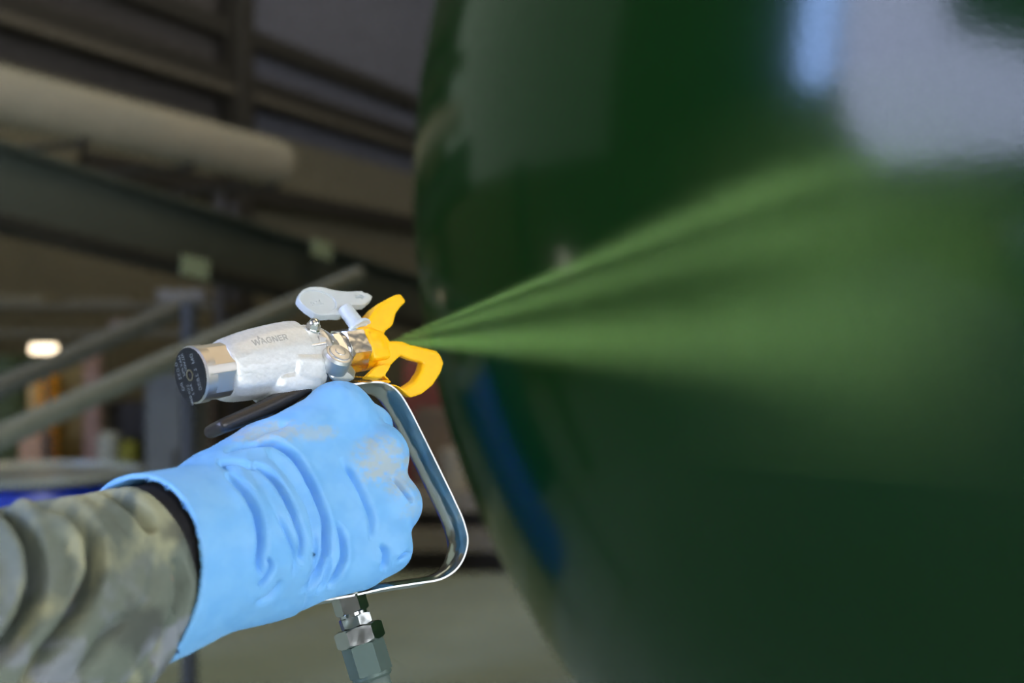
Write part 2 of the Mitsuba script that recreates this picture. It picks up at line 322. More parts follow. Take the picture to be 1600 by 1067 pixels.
# stair railing
note('stair_railing', 'grey-green tube railing rising behind the spray gun', 'railing')
r0, r1 = U(-120, 737, 2.25), U(560, 430, 3.5)
put('stair_railing__rail', tube([r0, r1], 0.0245, 20), M_RAIL, smooth=40)
s0, s1 = U(-120, 658, 2.4), U(292, 476, 3.15)
put('stair_railing__rail', tube([s0, s1], 0.0225, 20), flat(0.085, 0.095, 0.085, rough=.45), smooth=40)
for px, d, top in ((296, 3.02, 470), (-90, 2.3, 640)):
    b = U(px, top, d); put('stair_railing__post', tube([(b[0], b[1], 0), b], 0.02, 16), flat(0.03, 0.036, 0.042), smooth=40)

def box_at(key, px0, px1, py0, py1, d, depth, m, label, cat, floor_z=None, group=None, c=.01, smooth=False):
    a, b = U(px0, py0, d), U(px1, py1, d); z0 = b[2] if floor_z is None else floor_z
    return put(key, placed(cbox((b[0] - a[0], depth, a[2] - z0), c), np.eye(3), ((a[0] + b[0]) / 2, d + depth / 2, (a[2] + z0) / 2)), m, smooth, label, cat, group)

# workbench and what stands on it
BD, BZ = 5.2, 0.76
bx0, bx1 = U(-60, 0, BD)[0], U(220, 0, BD)[0]
note('workbench', 'dark steel workbench along the wall behind the arm', 'workbench')
put('workbench__top', placed(cbox((bx1 - bx0, .6, .05), .006), o=((bx0 + bx1) / 2, BD + .3, BZ - .025)), flat(.11, .10, .08), smooth=False)
for x in (bx0 + .08, bx1 - .08):
    for y in (BD + .06, BD + .54): put('workbench__leg', bar((x, y, 0), (x, y, BZ - .05), .06, .06), M_DARKSTEEL, smooth=False)
box_at('bottle_crate', 28, 66, 678, 700, BD + .03, .14, flat(.55, .33, .21), 'small peach carton on the bench, left of the brown board', 'box', BZ)
box_at('canister', 150, 180, 676, 700, BD + .1, .10, flat(.42, .44, .36), 'pale grey canister standing on the bench beside the brown board', 'canister', BZ, c=.02)
box_at('canister', 184, 211, 690, 700, BD + .12, .09, flat(.24, .24, .02), 'small olive yellow canister on the bench beside the pale one', 'canister', BZ, c=.02)
box_at('tool_case', 168, 230, 628, 700, BD + .28, .24, flat(.02, .018, .016), 'black case at the back of the bench, behind the canisters', 'case', BZ)
box_at('wooden_board', 84, 140, 556, 700, BD + .3, .05, flat(.20, .145, .035), 'mustard brown board leaning upright at the back of the bench', 'board', BZ)
k = box_at('warning_post', 58, 83, 585, 700, BD + .22, .07, flat(.85, .36, .01), 'bright orange upright on the bench beside the brown board', 'post', BZ)
box_at('parcel', 42, 60, 575, 640, BD + .3, .06, flat(.62, .42, .17), 'pale orange parcel strip against the orange upright', 'parcel', BZ)
box_at('pink_carton', 128, 156, 552, 606, BD + .18, .05, flat(.32, .20, .155), 'brownish pink carton hung before the brown board', 'box', BZ)
# steel locker, cartons, bins behind
lx = box_at('steel_locker', 226, 288, 585, 700, 5.25, .42, flat(.15, .165, .165), 'grey steel locker behind the railing post', 'locker', 0.0)
lk = U(257, 640, 5.25)
put('steel_locker__door', placed(cbox((.15, .02, 1.0), .006), o=(lk[0], 5.24, .58)), flat(.16, .18, .18), smooth=False)
put('steel_locker__handle', placed(cbox((.015, .02, .09), .004), o=(lk[0] + .05, 5.225, .8)), flat(.05, .05, .05), smooth=False)
box_at('rusty_cabinet', 300, 352, 610, 700, 7.1, .4, flat(.15, .11, .07), 'brown cabinet against the wall below the gun', 'cabinet', 0.0)
box_at('green_bin', -60, 36, 556, 700, 6.3, .35, flat(.12, .165, .075), 'green bin behind the bench at the picture edge', 'bin', 0.0)
# rack above: shelves with goods
RD = 5.9
note('storage_rack', 'dark storage rack with loaded shelves at the left wall', 'rack')
rx0, rx1 = U(-90, 0, RD)[0], U(345, 0, RD)[0]
for py in (478, 520): put('storage_rack__shelf', placed(cbox((rx1 - rx0, .3, .035), .004), o=((rx0 + rx1) / 2, RD + .15, U(0, py, RD)[2])), flat(.12, .11, .07), smooth=False)
for x in (rx0, rx1):
    for y in (RD, RD + .3): put('storage_rack__upright', bar((x, y, 0), (x, y, 2.0), .05, .05), M_DARKSTEEL, smooth=False)
zs = U(0, 478, RD)[2] + .0175; zt = U(0, 520, RD)[2] + .0175
box_at('grey_carton', 243, 318, 452, 480, RD + .03, .24, flat(.27, .27, .26), 'pale grey carton on the top shelf, right end', 'box', zs)
box_at('flat_crate', 105, 205, 467, 480, RD + .03, .24, flat(.20, .185, .125), 'long low tan crate on the top shelf, middle', 'crate', zs)
box_at('flat_crate', -60, 68, 462, 480, RD + .03, .24, flat(.22, .20, .13), 'long low tan crate on the top shelf, left end', 'crate', zs)
box_at('sack', 168, 216, 500, 530, RD + .03, .22, flat(.28, .23, .20), 'greyish pink sack on the lower shelf', 'sack', zt, c=.03)
# lamp glowing at the left
lp = U(68, 545, 5.2)
note('work_lamp', 'glowing warm white work lamp at the left', 'lamp')
scene['work_lamp__tube'] = {**mikit.ply(placed(lathe([(-.055, .012), (-.05, .02), (.05, .02), (.055, .012)], 20), np.eye(3), lp), flat(.8, .8, .8), smooth=30), 'emitter': glow(LAMP)}
put('work_lamp__holder', join(placed(cbox((.13, .03, .02), .003), o=lp + [0, .025, .022]), bar(lp + [0, .04, 0], (lp[0], lp[1] + .04, BZ), .02, .02, .002)), flat(.05, .05, .05), smooth=False)
# to the right of the hand: red bin, pale boxes, stacked steel
box_at('red_bin', 630, 700, 566, 700, 7.7, .5, flat(.50, .15, .12), 'dull red bin seen through the yellow tip guard', 'bin', 0.0)
box_at('brown_crate', 648, 745, 640, 700, 7.3, .3, flat(.30, .23, .17), 'brown crate below the red bin beside the trigger guard', 'crate', 0.0)
pc = U(715, 768, 7.01) + [0, 0, .012]
put('pale_bucket', lathe([(0, .085), (.21, .10), (.215, .104), (.23, .104), (.23, .05)], 28, pc, (0, 0, 1)), flat(.56, .51, .39), 30, 'small pale round bucket on the steel channels beside the tank edge', 'bucket')
for k, (y0, y1, c) in enumerate(((768, 800, (.36, .34, .30)), (826, 862, (.30, .285, .245)))):
    a, b = U(500, y0, 6.9), U(830, y1, 6.9)
    put('steel_channel', placed(cbox((b[0] - a[0], .22, a[2] - b[2]), .005), o=((a[0] + b[0]) / 2, 7.01, (a[2] + b[2]) / 2)), flat(*c), False, ('upper' if k == 0 else 'lower') + ' pale steel channel stacked on timbers behind the trigger guard', 'steel channel')
for k, (y0, y1) in enumerate(((800, 826), (862, 888))):
    a, b = U(520, y0, 6.9), U(820, y1, 6.9)
    put('timber', placed(cbox((b[0] - a[0], .16, a[2] - b[2] if k == 0 else a[2]), .005), o=((a[0] + b[0]) / 2, 7.04, (a[2] + b[2]) / 2 if k == 0 else a[2] / 2)), flat(.022, .02, .018), False, ('dark timber between the two pale steel channels' if k == 0 else 'dark timber under the lowest steel channel'), 'timber')
a, b = U(330, 800, 6.25), U(525, 880, 6.25)
put('machine_base', placed(cbox((b[0] - a[0], .5, a[2]), .01), o=((a[0] + b[0]) / 2, 6.51, a[2] / 2)), flat(.04, .038, .032), False, 'dark machine base on the floor below the hand', 'machine')

put('blue_box', placed(cbox((.42, .4, .34), .03), o=(*U(440, 0, 6.5)[:2], a[2] + .17)), flat(.004, .014, .05), False, 'dark blue box on the dark machine base behind the gloved hand', 'box')

# blue drums
def drum(x, y, label, m=M_BLUE):
    note('drum' if 'drum' not in labels else f'drum_{sum(k.startswith("drum") and "__" not in k for k in labels):03d}', label, 'drum', None)
    key = list(labels)[-1]; r, h = .29, .952
    pr_ = [(0, r - .01), (.01, r), (.03, r), (.29, r), (.30, r + .009), (.31, r), (.59, r), (.60, r + .009), (.61, r), (h - .05, r), (h - .03, r - .004)]
    put(key + '__body', lathe(pr_, 64, (x, y, 0), (0, 0, 1)), m, 30)
    put(key + '__lid', lathe([(h - .014, r + .006), (h - .005, r + .008), (h, r + .002), (h, r - .012), (h - .018, r - .02), (h - .018, .01)], 64, (x, y, 0), (0, 0, 1)), M_LID, 30, 'grey metal lid and rim')
    put(key + '__bung', lathe([(0, .03), (.012, .03), (.014, .02)], 20, (x + .13, y - .12, h - .018), (0, 0, 1)), M_LID, 30)
drum(*U(52, 0, 3.35)[:2], 'blue drum with a grey metal lid, just behind the sleeve')
drum(-2.15, 3.5, 'dark teal drum left of the blue one, seen mirrored in the tank', flat(.004, .03, .06, rough=.35))

# wall lamp and shutter box, seen mirrored in the tank
wl = H(1.22, N1 - .05, 1.06)
note('wall_lamp', 'round white wall lamp, mirrored as a pale spot in the tank', 'lamp')
scene['wall_lamp__globe'] = {**mikit.ply(placed(trimesh.creation.icosphere(2, .07), o=wl - HN * .1), flat(.8, .8, .8), smooth=True), 'emitter': glow(WALL_LAMP)}
put('wall_lamp__base', lathe([(0, .07), (.05, .06)], 24, wl - HN * .0, -HN), M_DARKSTEEL, 30)
note('shutter_box', 'dark roller shutter housing above the gate pane, mirrored in the tank', 'shutter box')
put('shutter_box__housing', hallbox(-14.5, -7.0, N1 - .75, N1 - .1, 3.95, 5.7, .03), M_BLACK, False)
put('shutter_box__motor', hallbox(-7.0, -6.5, N1 - .65, N1 - .2, 4.25, 5.5, .04), M_BLACK, False)

# ------------------------------------------------------------------ spray gun
note('spray_gun', 'silver airless paint spray gun with a yellow tip guard held in the gloved hand', 'spray gun')
G = lambda k: 'spray_gun__' + k
def gput(key, t, m, smooth=30, label=None): return put(G(key), towld(t), m, smooth, label)
# rear cap
cap = man(lathe([(0, 12.1), (.9, 13.0), (15.5, 13.0), (16.3, 12.6)], 96))
for k in range(6):
    g = math.radians(-142 + 60 * k)
    A = np.stack([[1, 0, 0], [0, math.cos(g), math.sin(g)], [0, -math.sin(g), math.cos(g)]], 1)
    cap = cap - man(placed(trimesh.creation.box((30, 4, 40)), A, np.array([20.5, 0, 0]) + 14.15 * A[:, 1]))
gput('rear_cap', tri(cap), M_STEEL, 25, 'steel cap with six flats')
gput('rear_cap__disc', tri(man(lathe([(-.35, 12.0), (-.35, 12.2), (.3, 12.2)], 72)) - man(lathe([(-2, 2.3), (2, 2.3)], 32))), M_DISC, 25, 'black end disc with print')
gput('rear_cap__bush', tri(man(lathe([(-.6, 2.7), (.4, 2.7)], 32)) - man(lathe([(-2, 1.8), (2, 1.8)], 32))), M_BRASS, 30)
gput('rear_cap__bore', lathe([(-.15, 1.85), (.3, 1.85)], 24), M_HOLE, 30)
def letters(text, height, origin, right, up, depth=0.12, bold=False, squeeze=1.0):
    t = meshkit.text_mesh(text, height, depth, bold); v = t.vertices.copy(); v[:, 0] *= squeeze
    r, u = np.asarray(right, float), np.asarray(up, float); r /= np.linalg.norm(r); u = u - r * (u @ r); u /= np.linalg.norm(u); n = np.cross(r, u)
    t.vertices = np.asarray(origin, float) + v[:, :1] * r + v[:, 1:2] * u + v[:, 2:] * n
    return t
for txt, y, z, h in (('0.031 PG', 8.2, 8.6, 2.2), ('MAX PSI', 4.6, 10.6, 1.7), ('SILVER', 1.9, 10.8, 1.7), ('GM  1 1830', -5.2, 8.6, 2.2), ('250 BAR', 4.4, -3.0, 1.7), ('AG 1', 1.7, -3.6, 1.7)):
    gput('rear_cap__print', letters(txt, h, (-.36, y - 1, z), (0, 0, -1), (0, 1, 0)), M_PRINT, False)

# cast body
def section(T_, B_, Wd, ridge=4.0, n=72):
    h = [(0, T_), (-.5 * Wd, T_ - .09 * Wd), (-.86 * Wd, T_ - .46 * Wd), (-Wd, ridge), (-.99 * Wd, -.3 * Wd), (-.80 * Wd, .8 * B_), (-.4 * Wd, B_), (0, B_)]
    p = np.array(h + [(-a, b) for a, b in h[-2:0:-1]] + [h[0]], float)
    s = np.r_[0, np.cumsum(np.linalg.norm(np.diff(p, axis=0), axis=1))]; q = np.linspace(0, s[-1], 4 * n, endpoint=False)
    P = np.stack([np.interp(q, s, p[:, 0]), np.interp(q, s, p[:, 1])], 1)
    from scipy.ndimage import gaussian_filter1d
    return gaussian_filter1d(P, 3.2, axis=0, mode='wrap')[::4]
st = np.array([[14.5, 12.6, -12.4, 12.4, 2], [16, 13.6, -13.4, 13.2, 2.5], [22, 15.2, -14.6, 13.8, 3.5], [30, 16.7, -15.0, 14.2, 4], [42, 18.0, -15.2, 14.3, 4], [53, 18.6, -15.0, 14.2, 4], [58.5, 18.2, -15, 14, 4], [59.7, 16.4, -15, 13.8, 4], [66, 15.4, -14.6, 12.8, 3.5], [68, 13.6, -13, 11.8, 3]])
from scipy.interpolate import PchipInterpolator
xs = np.r_[np.linspace(14.5, 58, 30), np.linspace(58.5, 68, 16)]; SP = PchipInterpolator(st[:, 0], st[:, 1:])(xs)
body = man(skin([np.c_[np.full(72, x), section(a, b, c, d)] for x, (a, b, c, d) in zip(xs, SP)]))
neck = m3.Manifold.batch_hull([man(placed(trimesh.creation.icosphere(2, r), o=c)) for c, r in (((40, -5, -11), 8), ((40, 5, -11), 8), ((60, -6, -10), 7), ((60, 6, -10), 7), ((56, -5, -17), 6), ((56, 5, -17), 6), ((48, -4, -17), 5), ((48, 4, -17), 5))])
scoop = man(lathe([(-20, 4.6), (20, 4.6)], 40, (24.5, 0, -19.5), (0, 1, 0)))
boss_pad = m3.Manifold.batch_hull([man(placed(trimesh.creation.icosphere(2, r), o=c)) for c, r in (((50, -9.5, -4), 5.5), ((60, -9, -6), 6), ((48, -8.5, -9), 5), ((58, -8, -11), 5.5))])
body_mesh = soften((body + neck + boss_pad) - scoop, .9, 4)
gput('body', body_mesh, M_CAST, True, 'silvery cast body')
from scipy.interpolate import LinearNDInterpolator
r_, u_ = np.array([1, 0, .03]), np.array([0, .40, .92]); r_ = r_ / np.linalg.norm(r_); u_ = u_ - r_ * (u_ @ r_); u_ /= np.linalg.norm(u_); n_l = np.cross(r_, u_)
bv = body_mesh.vertices[(body_mesh.vertex_normals @ n_l) > .25]
height = LinearNDInterpolator(bv @ np.stack([r_, u_], 1), bv @ n_l)
def onbody(t, o, h=.14):                                   # lays flat lettering onto the body's surface
    t = t.subdivide_to_size(1.2); v = t.vertices; P = np.c_[o @ r_ + v[:, 0], o @ u_ + v[:, 1]]
    z = np.nan_to_num(height(P), nan=float(np.nanmean(height(P)))) + np.where(v[:, 2] > .05, h, -.3)
    t.vertices = P[:, :1] * r_ + P[:, 1:] * u_ + z[:, None] * n_l; return t
LO = onplane(394.5, 543.5, -12.0)
lt = meshkit.text_mesh('WAGNER', 2.9, .35, True); lt.vertices[:, 0] *= 19.5 / lt.vertices[:, 0].max()
gput('lettering', onbody(lt, LO), M_LOGO, False, 'grey maker lettering')
tr = trimesh.creation.extrude_triangulation(np.array([[-.8, 0], [.8, 0], [0, 2.1]]), np.array([[0, 1, 2]]), .35)
gput('lettering__mark', onbody(tr, LO + r_ * 4.6 + u_ * 3.0), M_LOGO, False)
# collar, neck, hex nut
gput('collar', lathe([(66.5, 9), (66.5, 14.3), (68.2, 14.9), (70, 14.6), (73, 13.0), (76, 11.0), (77.5, 9.6), (79, 8.8)], 72), M_DULLZINC, 35, 'domed zinc collar')
gput('neck', join(hexbar(77, 82.3, 18.4, 12), lathe([(76, 9.2), (85, 9.2)], 48), lathe([(82.2, 9.9), (83.4, 10.2), (84, 9.6)], 48)), M_ZINC, 25)
gput('retaining_nut', hexbar(84, 96, 20.6, 20, c=.9), M_ZINC, 25, 'shiny hexagonal retaining nut')
bd = np.array([.15, -.62, .72]); ba = np.array([64.6, -9.2, 10.6])
gput('acorn_nut', join(lathe([(0, 3.9), (.7, 3.9), (.7, 2)], 32, ba, bd), hexbar(.6, 3.4, 5.8, 15, ba, bd, .4), lathe([(3.2, 2.8)] + [(3.4 + 2.7 * math.sin(t), 2.75 * math.cos(t)) for t in np.linspace(0, 1.5, 9)], 32, ba, bd)), M_ZINC, 28, 'small acorn nut')
gput('pin', tube([(58, -13.2, 2.2), (71, -13.3, 2.6)], .8, 16), M_ZINC, 40)
# pivot boss in the bracket of the guard
pa, pd = np.array([69.5, -10.0, -8.4]), np.array([.05, -.86, .5])
gput('pivot', join(lathe([(0, 7.4), (6.8, 7.4), (8.2, 6.6), (8.6, 5.6)], 56, pa, pd), lathe([(8.3, 5.4), (9.1, 5.4), (9.5, 4.6)], 40, pa, pd), lathe([(9.2, 2.6), (9.9, 2.6), (10.1, 2)], 32, pa, pd)), M_DULLZINC, 28, 'round zinc pivot boss')
ears = m3.Manifold.batch_hull([man(placed(trimesh.creation.icosphere(2, 1.0), o=c)) for c in ((62.5, -12.2, -2), (65, -12.6, 6), (69, -13.2, 4), (72, -13.6, -12), (77, -12.6, -16), (80, -11, -13), (66, -11.5, -14), (71, -10, -17))])
gput('bracket', soften(ears, 1.0, 3), M_DULLZINC, True)
# trigger guard: a bent flat strip
edge = [onplane(x, y, -7.5) for x, y in ((524, 606), (543, 600.5), (560, 598), (580, 595.5), (597, 596), (611, 601), (624, 612), (639, 635), (660, 676), (690, 737), (713, 785), (726, 815), (732, 838), (730, 860), (722, 880), (708, 896), (690, 906), (650, 913), (600, 921), (556, 931), (520, 937), (494, 940))]
edge = np.array(edge); s = np.r_[0, np.cumsum(np.linalg.norm(np.diff(edge, axis=0), axis=1))]
from scipy.interpolate import CubicSpline
q = np.linspace(0, s[-1], 150); path = PchipInterpolator(s, edge)(q)
from scipy.ndimage import gaussian_filter1d
path = gaussian_filter1d(path, 1.2, axis=0, mode='nearest'); tg = np.gradient(path, axis=0); tg[:, 1] = 0; tg /= np.linalg.norm(tg, axis=1, keepdims=True)
out = np.stack([-tg[:, 2], 0 * tg[:, 0], tg[:, 0]], 1)        # outward of the bend
yy = np.linspace(0, 15.5, 13); bow = -2.8 * (1 - ((yy - 7.75) / 7.75) ** 2); rings = []
for p, o in zip(path, out):
    hi = [p + [0, y, 0] + o * (b) for y, b in zip(yy, bow)]; lo = [p + [0, y, 0] + o * (b - .9) for y, b in zip(yy[::-1], bow[::-1])]
    rings.append(np.array(hi + lo))
gput('trigger_guard', skin(rings), M_CHROME, 35, 'chromed bent strip guarding the fingers')
# grip and tang
def superring(c, w, d, tilt=0, n=48, e=2.6):
    g = np.arange(n) * 2 * np.pi / n
    x, y = np.sign(np.cos(g)) * np.abs(np.cos(g)) ** (2 / e) * w, np.sign(np.sin(g)) * np.abs(np.sin(g)) ** (2 / e) * d
    return np.stack([c[0] + x, c[1] + y, c[2] + 0 * x + tilt * x], 1)
grip = skin([superring((x, 0, z), w, d) for x, z, w, d in ((53, -15, 13, 9.5), (53, -24, 13.5, 10.5), (52, -45, 13, 11), (51, -70, 13.5, 11.5), (50, -95, 13, 11), (49, -108, 13, 10.5), (49, -111, 12, 9.5))])
gput('grip', grip, M_BLACK, 40, 'black plastic grip')
tang = m3.Manifold()
TP = [((5.5, 0, -25.6), 3.1, 7.0), ((24, 0, -22.3), 3.6, 8.5), ((42, 0, -18.6), 4.2, 9), ((58, 0, -15.6), 4.6, 9)]
for (a, ra, wa), (b, rb, wb) in zip(TP, TP[1:]):
    tang = tang + m3.Manifold.batch_hull([man(placed(trimesh.creation.icosphere(2, r), o=(c[0], y, c[2]))) for c, r, w in ((a, ra, wa), (b, rb, wb)) for y in (-w + r * .5, w - r * .5)])
gput('tang', soften(tang, 1.2, 3), M_BLACK, True, 'black tang over the thumb web')
trig = skin([superring((x, 0, z), 3.2, 7) for x, z in ((76, -17), (77, -28), (76, -45), (76.5, -62), (79, -74), (80, -77))])
gput('trigger', trig, M_BLACK, 40)

# tip guard (yellow)
def outline(pts, y, m=1): return np.array([onplane(px, py, y)[[0, 2]] for px, py in pts])
def plate(pts, holes, y0, y1, skew=(0, 0)):                 # an outline in the barrel's x-z plane given thickness from y0 to y1
    cs = m3.CrossSection([outline(pts, y0)] + [outline(h, y0) for h in holes], m3.FillRule.EvenOdd)
    t = tri(m3.Manifold.extrude(cs, abs(y1 - y0))); v = t.vertices.copy()
    t.vertices = np.stack([v[:, 0] + skew[0] * v[:, 2], y0 + np.sign(y1 - y0) * v[:, 2], v[:, 1] + skew[1] * v[:, 2]], 1)
    if t.volume < 0: t.invert()
    return man(t)
up_w = [(569, 510), (574, 500), (583, 488), (595, 474.5), (609, 464.5), (620, 459.5), (627, 458.5), (631, 464), (635.5, 470.5), (626.5, 479.5), (620, 489), (617, 500), (615, 507.5), (604, 516.5), (601, 522), (604, 529), (611, 534), (604, 552), (588, 556), (580, 540)]
lo_w = [(596, 530), (604, 529), (613, 533.5), (622, 533), (632, 534), (642, 538.5), (660, 542.5), (683, 548), (690.5, 556.5), (694.5, 568), (690, 582.5), (677, 602.5), (661, 615.5), (643, 622), (634, 615), (620, 603), (606, 593), (597, 586), (590, 572)]
lo_h = [(627, 556), (645, 563.5), (662, 567.5), (658.5, 581), (648.5, 596), (632, 607), (618, 600), (603.5, 586.5), (612, 571)]
base = man(lathe([(95, 10.4), (96, 11.2), (103, 11.0), (108, 8.5), (112, 6.2), (113.2, 5)], 56))
block = m3.Manifold.batch_hull([man(placed(trimesh.creation.icosphere(2, 2), o=c)) for c in ((97, -9, 6), (97, -9, -7), (97, 8, 7), (97, 8, -7), (106, -8, 4), (106, -8, -7), (106, 7, 4), (106, 7, -6))])
def rounded_plate(pts, holes, y0, y1, skew=0.0, r=1.1, h=.5):   # the same with softly rounded edges
    from shapely.geometry import Polygon
    import shapely
    poly = Polygon(outline(pts, y0), [outline(q_, y0) for q_ in holes]).buffer(0); b = poly.bounds
    X, Z = np.arange(b[0] - 2, b[2] + 2, h), np.arange(b[1] - 2, b[3] + 2, h); Y = np.arange(y0 - 2, y1 + 2, h)
    XX, ZZ = np.meshgrid(X, Z, indexing='ij'); P2 = shapely.points(XX.ravel(), ZZ.ravel())
    d2 = (shapely.distance(poly.boundary, P2) * np.where(shapely.contains_xy(poly, XX.ravel(), ZZ.ravel()), -1, 1)).reshape(XX.shape)[:, None, :]
    dy = (np.abs(Y - (y0 + y1) / 2) - (y1 - y0) / 2)[None, :, None]
    a, c = d2 + r, dy + r
    t = surface_nets(np.minimum(np.maximum(a, c), 0) + np.hypot(np.maximum(a, 0), np.maximum(c, 0)) - r, np.array([X[0], Y[0], Z[0]]), h)
    trimesh.smoothing.filter_laplacian(t, lamb=.5, iterations=4, volume_constraint=False)
    v = t.vertices.copy(); v[:, 2] += skew * (v[:, 1] - y0); t.vertices = v; return t
wing_u, wing_l = rounded_plate(up_w, [], -5.0, 7.0), rounded_plate(lo_w, [lo_h], -7.0, -1.8, .35)
tp = [onplane(x, y, -12.5) for x, y in ((573, 588), (590, 571), (606, 566), (611, 570), (608, 578), (598, 590), (586, 590))]
cs = m3.CrossSection([np.array(tp)[:, [0, 2]]], m3.FillRule.EvenOdd); tab = tri(m3.Manifold.extrude(cs, 5)); vv = tab.vertices.copy(); tab.vertices = np.stack([vv[:, 0], -12.5 + vv[:, 2], vv[:, 1]], 1)
if tab.volume < 0: tab.invert()
hollow = man(lathe([(109, 2.6), (125, 9)], 32))
gput('tip_guard', soften((base + block) - man(lathe([(80, 8.5), (96.5, 8.5)], 40)), .9, 5), M_YELLOW, True, 'yellow plastic tip guard')
gput('tip_guard__wing', wing_u, M_YELLOW, True)
gput('tip_guard__wing', wing_l, M_YELLOW, True)
gput('tip_guard__tab', soften(man(tab), .8, 4), M_YELLOW, True)
gput('tip_guard__nozzle', lathe([(112, 3.4), (114.4, 3.0), (114.6, .5)], 28), M_STEEL, 30, 'metal nozzle in the tip guard')

# tip key (grey)
ST0, ST1 = np.array([99.3, -2.5, 9.0]), None
def keyplane(px, py):                                       # the key's flat plane holds the barrel direction and the stem
    d = np.array([(px - 800) / FPX, 1, -(py - 533.5) / FPX]); a = (EYE - GO) @ GM * 1000; b = d @ GM * 1000
    return a + b * (KN @ (KP - a)) / (KN @ b)
SD = np.array([-.05, .42, .90]); SD /= np.linalg.norm(SD)
KX = np.array([1, 0, 0]) - SD * SD[0]; KX /= np.linalg.norm(KX); KN = np.cross(KX, SD); KP = ST0 + SD * 14 + KN * -1.5
if KN[1] > 0: KN = -KN
kout = [(466, 466), (467.5, 458), (474, 451.5), (483, 448), (496, 447.3), (509, 449), (521, 452.3), (533, 454.3), (549, 455), (565.5, 454), (569.5, 457), (575.5, 457.8), (578, 460), (581, 461.5), (582, 465.5), (578, 469), (570.5, 475.5), (549, 476), (543, 487), (533, 492), (519, 491.5), (506, 492.5), (493, 490), (481, 482), (471, 473)]
kc = np.array([np.array([(keyplane(*p) - KP) @ KX, (keyplane(*p) - KP) @ SD]) for p in kout])
def keyext(poly, z0, z1):
    t = tri(m3.Manifold.extrude(m3.CrossSection([poly], m3.FillRule.EvenOdd), z1 - z0)); v = t.vertices.copy()
    t.vertices = KP + v[:, :1] * KX + v[:, 1:2] * SD + (v[:, 2:] + z0) * KN
    if t.volume < 0: t.invert()
    return t
flag = man(keyext(kc, -4.2, 0))
KPX = lambda px, py: np.array([(keyplane(px, py) - KP) @ KX, (keyplane(px, py) - KP) @ SD])
g = np.linspace(0, 2 * np.pi, 40, endpoint=False); dc = np.array([KPX(498 + 27.5 * math.cos(t) + 4 * math.sin(t), 470 + 17 * math.sin(t) + 3 * math.cos(t)) for t in g])
flag = flag - man(keyext(dc, -.9, 2))
ar = np.array([KPX(*p) for p in ((555, 461.5), (561, 461), (561.5, 459), (570.5, 462.8), (564.5, 467.3), (563.5, 465), (556, 465.5))])
flag = flag - man(keyext(ar, -1.2, 2))
stem = man(lathe([(0, 4.2), (6, 4.0), (13, 3.9), (15.5, 3.7)], 36, ST0, SD)) + man(lathe([(.5, 6.3), (1.0, 6.6), (2.2, 6.6), (2.8, 6.0)], 40, ST0, SD))
gput('tip_key', soften(flag + stem, .5, 3), M_KEY, True, 'grey plastic key of the reversible tip')
gput('tip_key__arrow', keyext(ar * .0 + (ar - ar.mean(0)) * .9 + ar.mean(0), -1.3, -1.05), M_KEYMARK, False)
c0 = KPX(489, 476)
gput('tip_key__number', letters('521', 2.9, KP + c0[0] * KX + c0[1] * SD - KN * .95, KX, SD, .4), M_KEY, False)

# ------------------------------------------------------------------ hose with swivel
note('paint_hose', 'grey-green paint hose with a chromed swivel hanging below the gun', 'hose')
ha, hd = np.array([48.2, 0, -108.0]), np.array([0.0, -0.02, -1.0])
def hp(k, t, m, sm=28, label=None): return put('paint_hose__' + k, towld(t), m, sm, label)
hp('swivel', join(lathe([(0, 7.2), (4.5, 7.2), (5.5, 6.4)], 40, ha, hd), hexbar(5, 13.2, 13.6, 8, ha, hd), lathe([(13, 6.2), (19, 6.2)], 40, ha, hd)), M_CHROME, 25, 'chromed swivel')
hp('swivel_collar', hexbar(14.5, 19.5, 13.2, 25, ha, hd, .6), M_CHROME, 25)
hp('hex_nut', hexbar(19.6, 27.5, 19.5, 5, ha, hd, 1.0), M_CHROME, 25, 'chromed hex nut')
hp('ferrule', join(hexbar(27.4, 42, 17.2, 10, ha, hd, .6), lathe([(41.5, 9.0), (43, 9.2), (44, 8.4)], 40, ha, hd)), M_FERRULE, 25, 'grey-green ferrule')
hpts = np.array([ha + hd * s + np.array([-.0006 * (s - 40) ** 2 * (s > 40), 0, 0]) for s in np.linspace(40, 420, 40)])
hp('tube', tube(hpts, 7.6, 32), M_HOSE, True)

# ------------------------------------------------------------------ the painter: gloved hand and sleeve
note('person', 'person in a stained grey-green work jacket and blue rubber glove holding the spray gun', 'person')
def cap_(p, a, b, ra, rb):
    a = np.array(a, float); b = np.array(b, float); ba = b - a; t = np.clip(((p - a) @ ba) / (ba @ ba), 0, 1)
    return np.linalg.norm(p - a - t[..., None] * ba, axis=-1) - (ra + (rb - ra) * t)
def smin(a, b, k):
    h = np.clip(.5 + .5 * (b - a) / k, 0, 1); return b * (1 - h) + a * h - k * h * (1 - h)
HAND = [((-8, -16, -56), (58, -19, -33), 18, 14.5), ((-10, -19, -70), (71, -21, -56), 17, 14), ((-12, -20, -80), (69, -22, -79), 17, 13.5), ((-10, -19, -88), (58, -22, -96), 17, 12.5),
        ((-2, -15, -92), (44, -19, -101), 17, 11.5), ((-10, -14, -56), (16, -8, -46), 18, 15.5), ((-10, -15, -90), (8, -14, -94), 18, 16)]
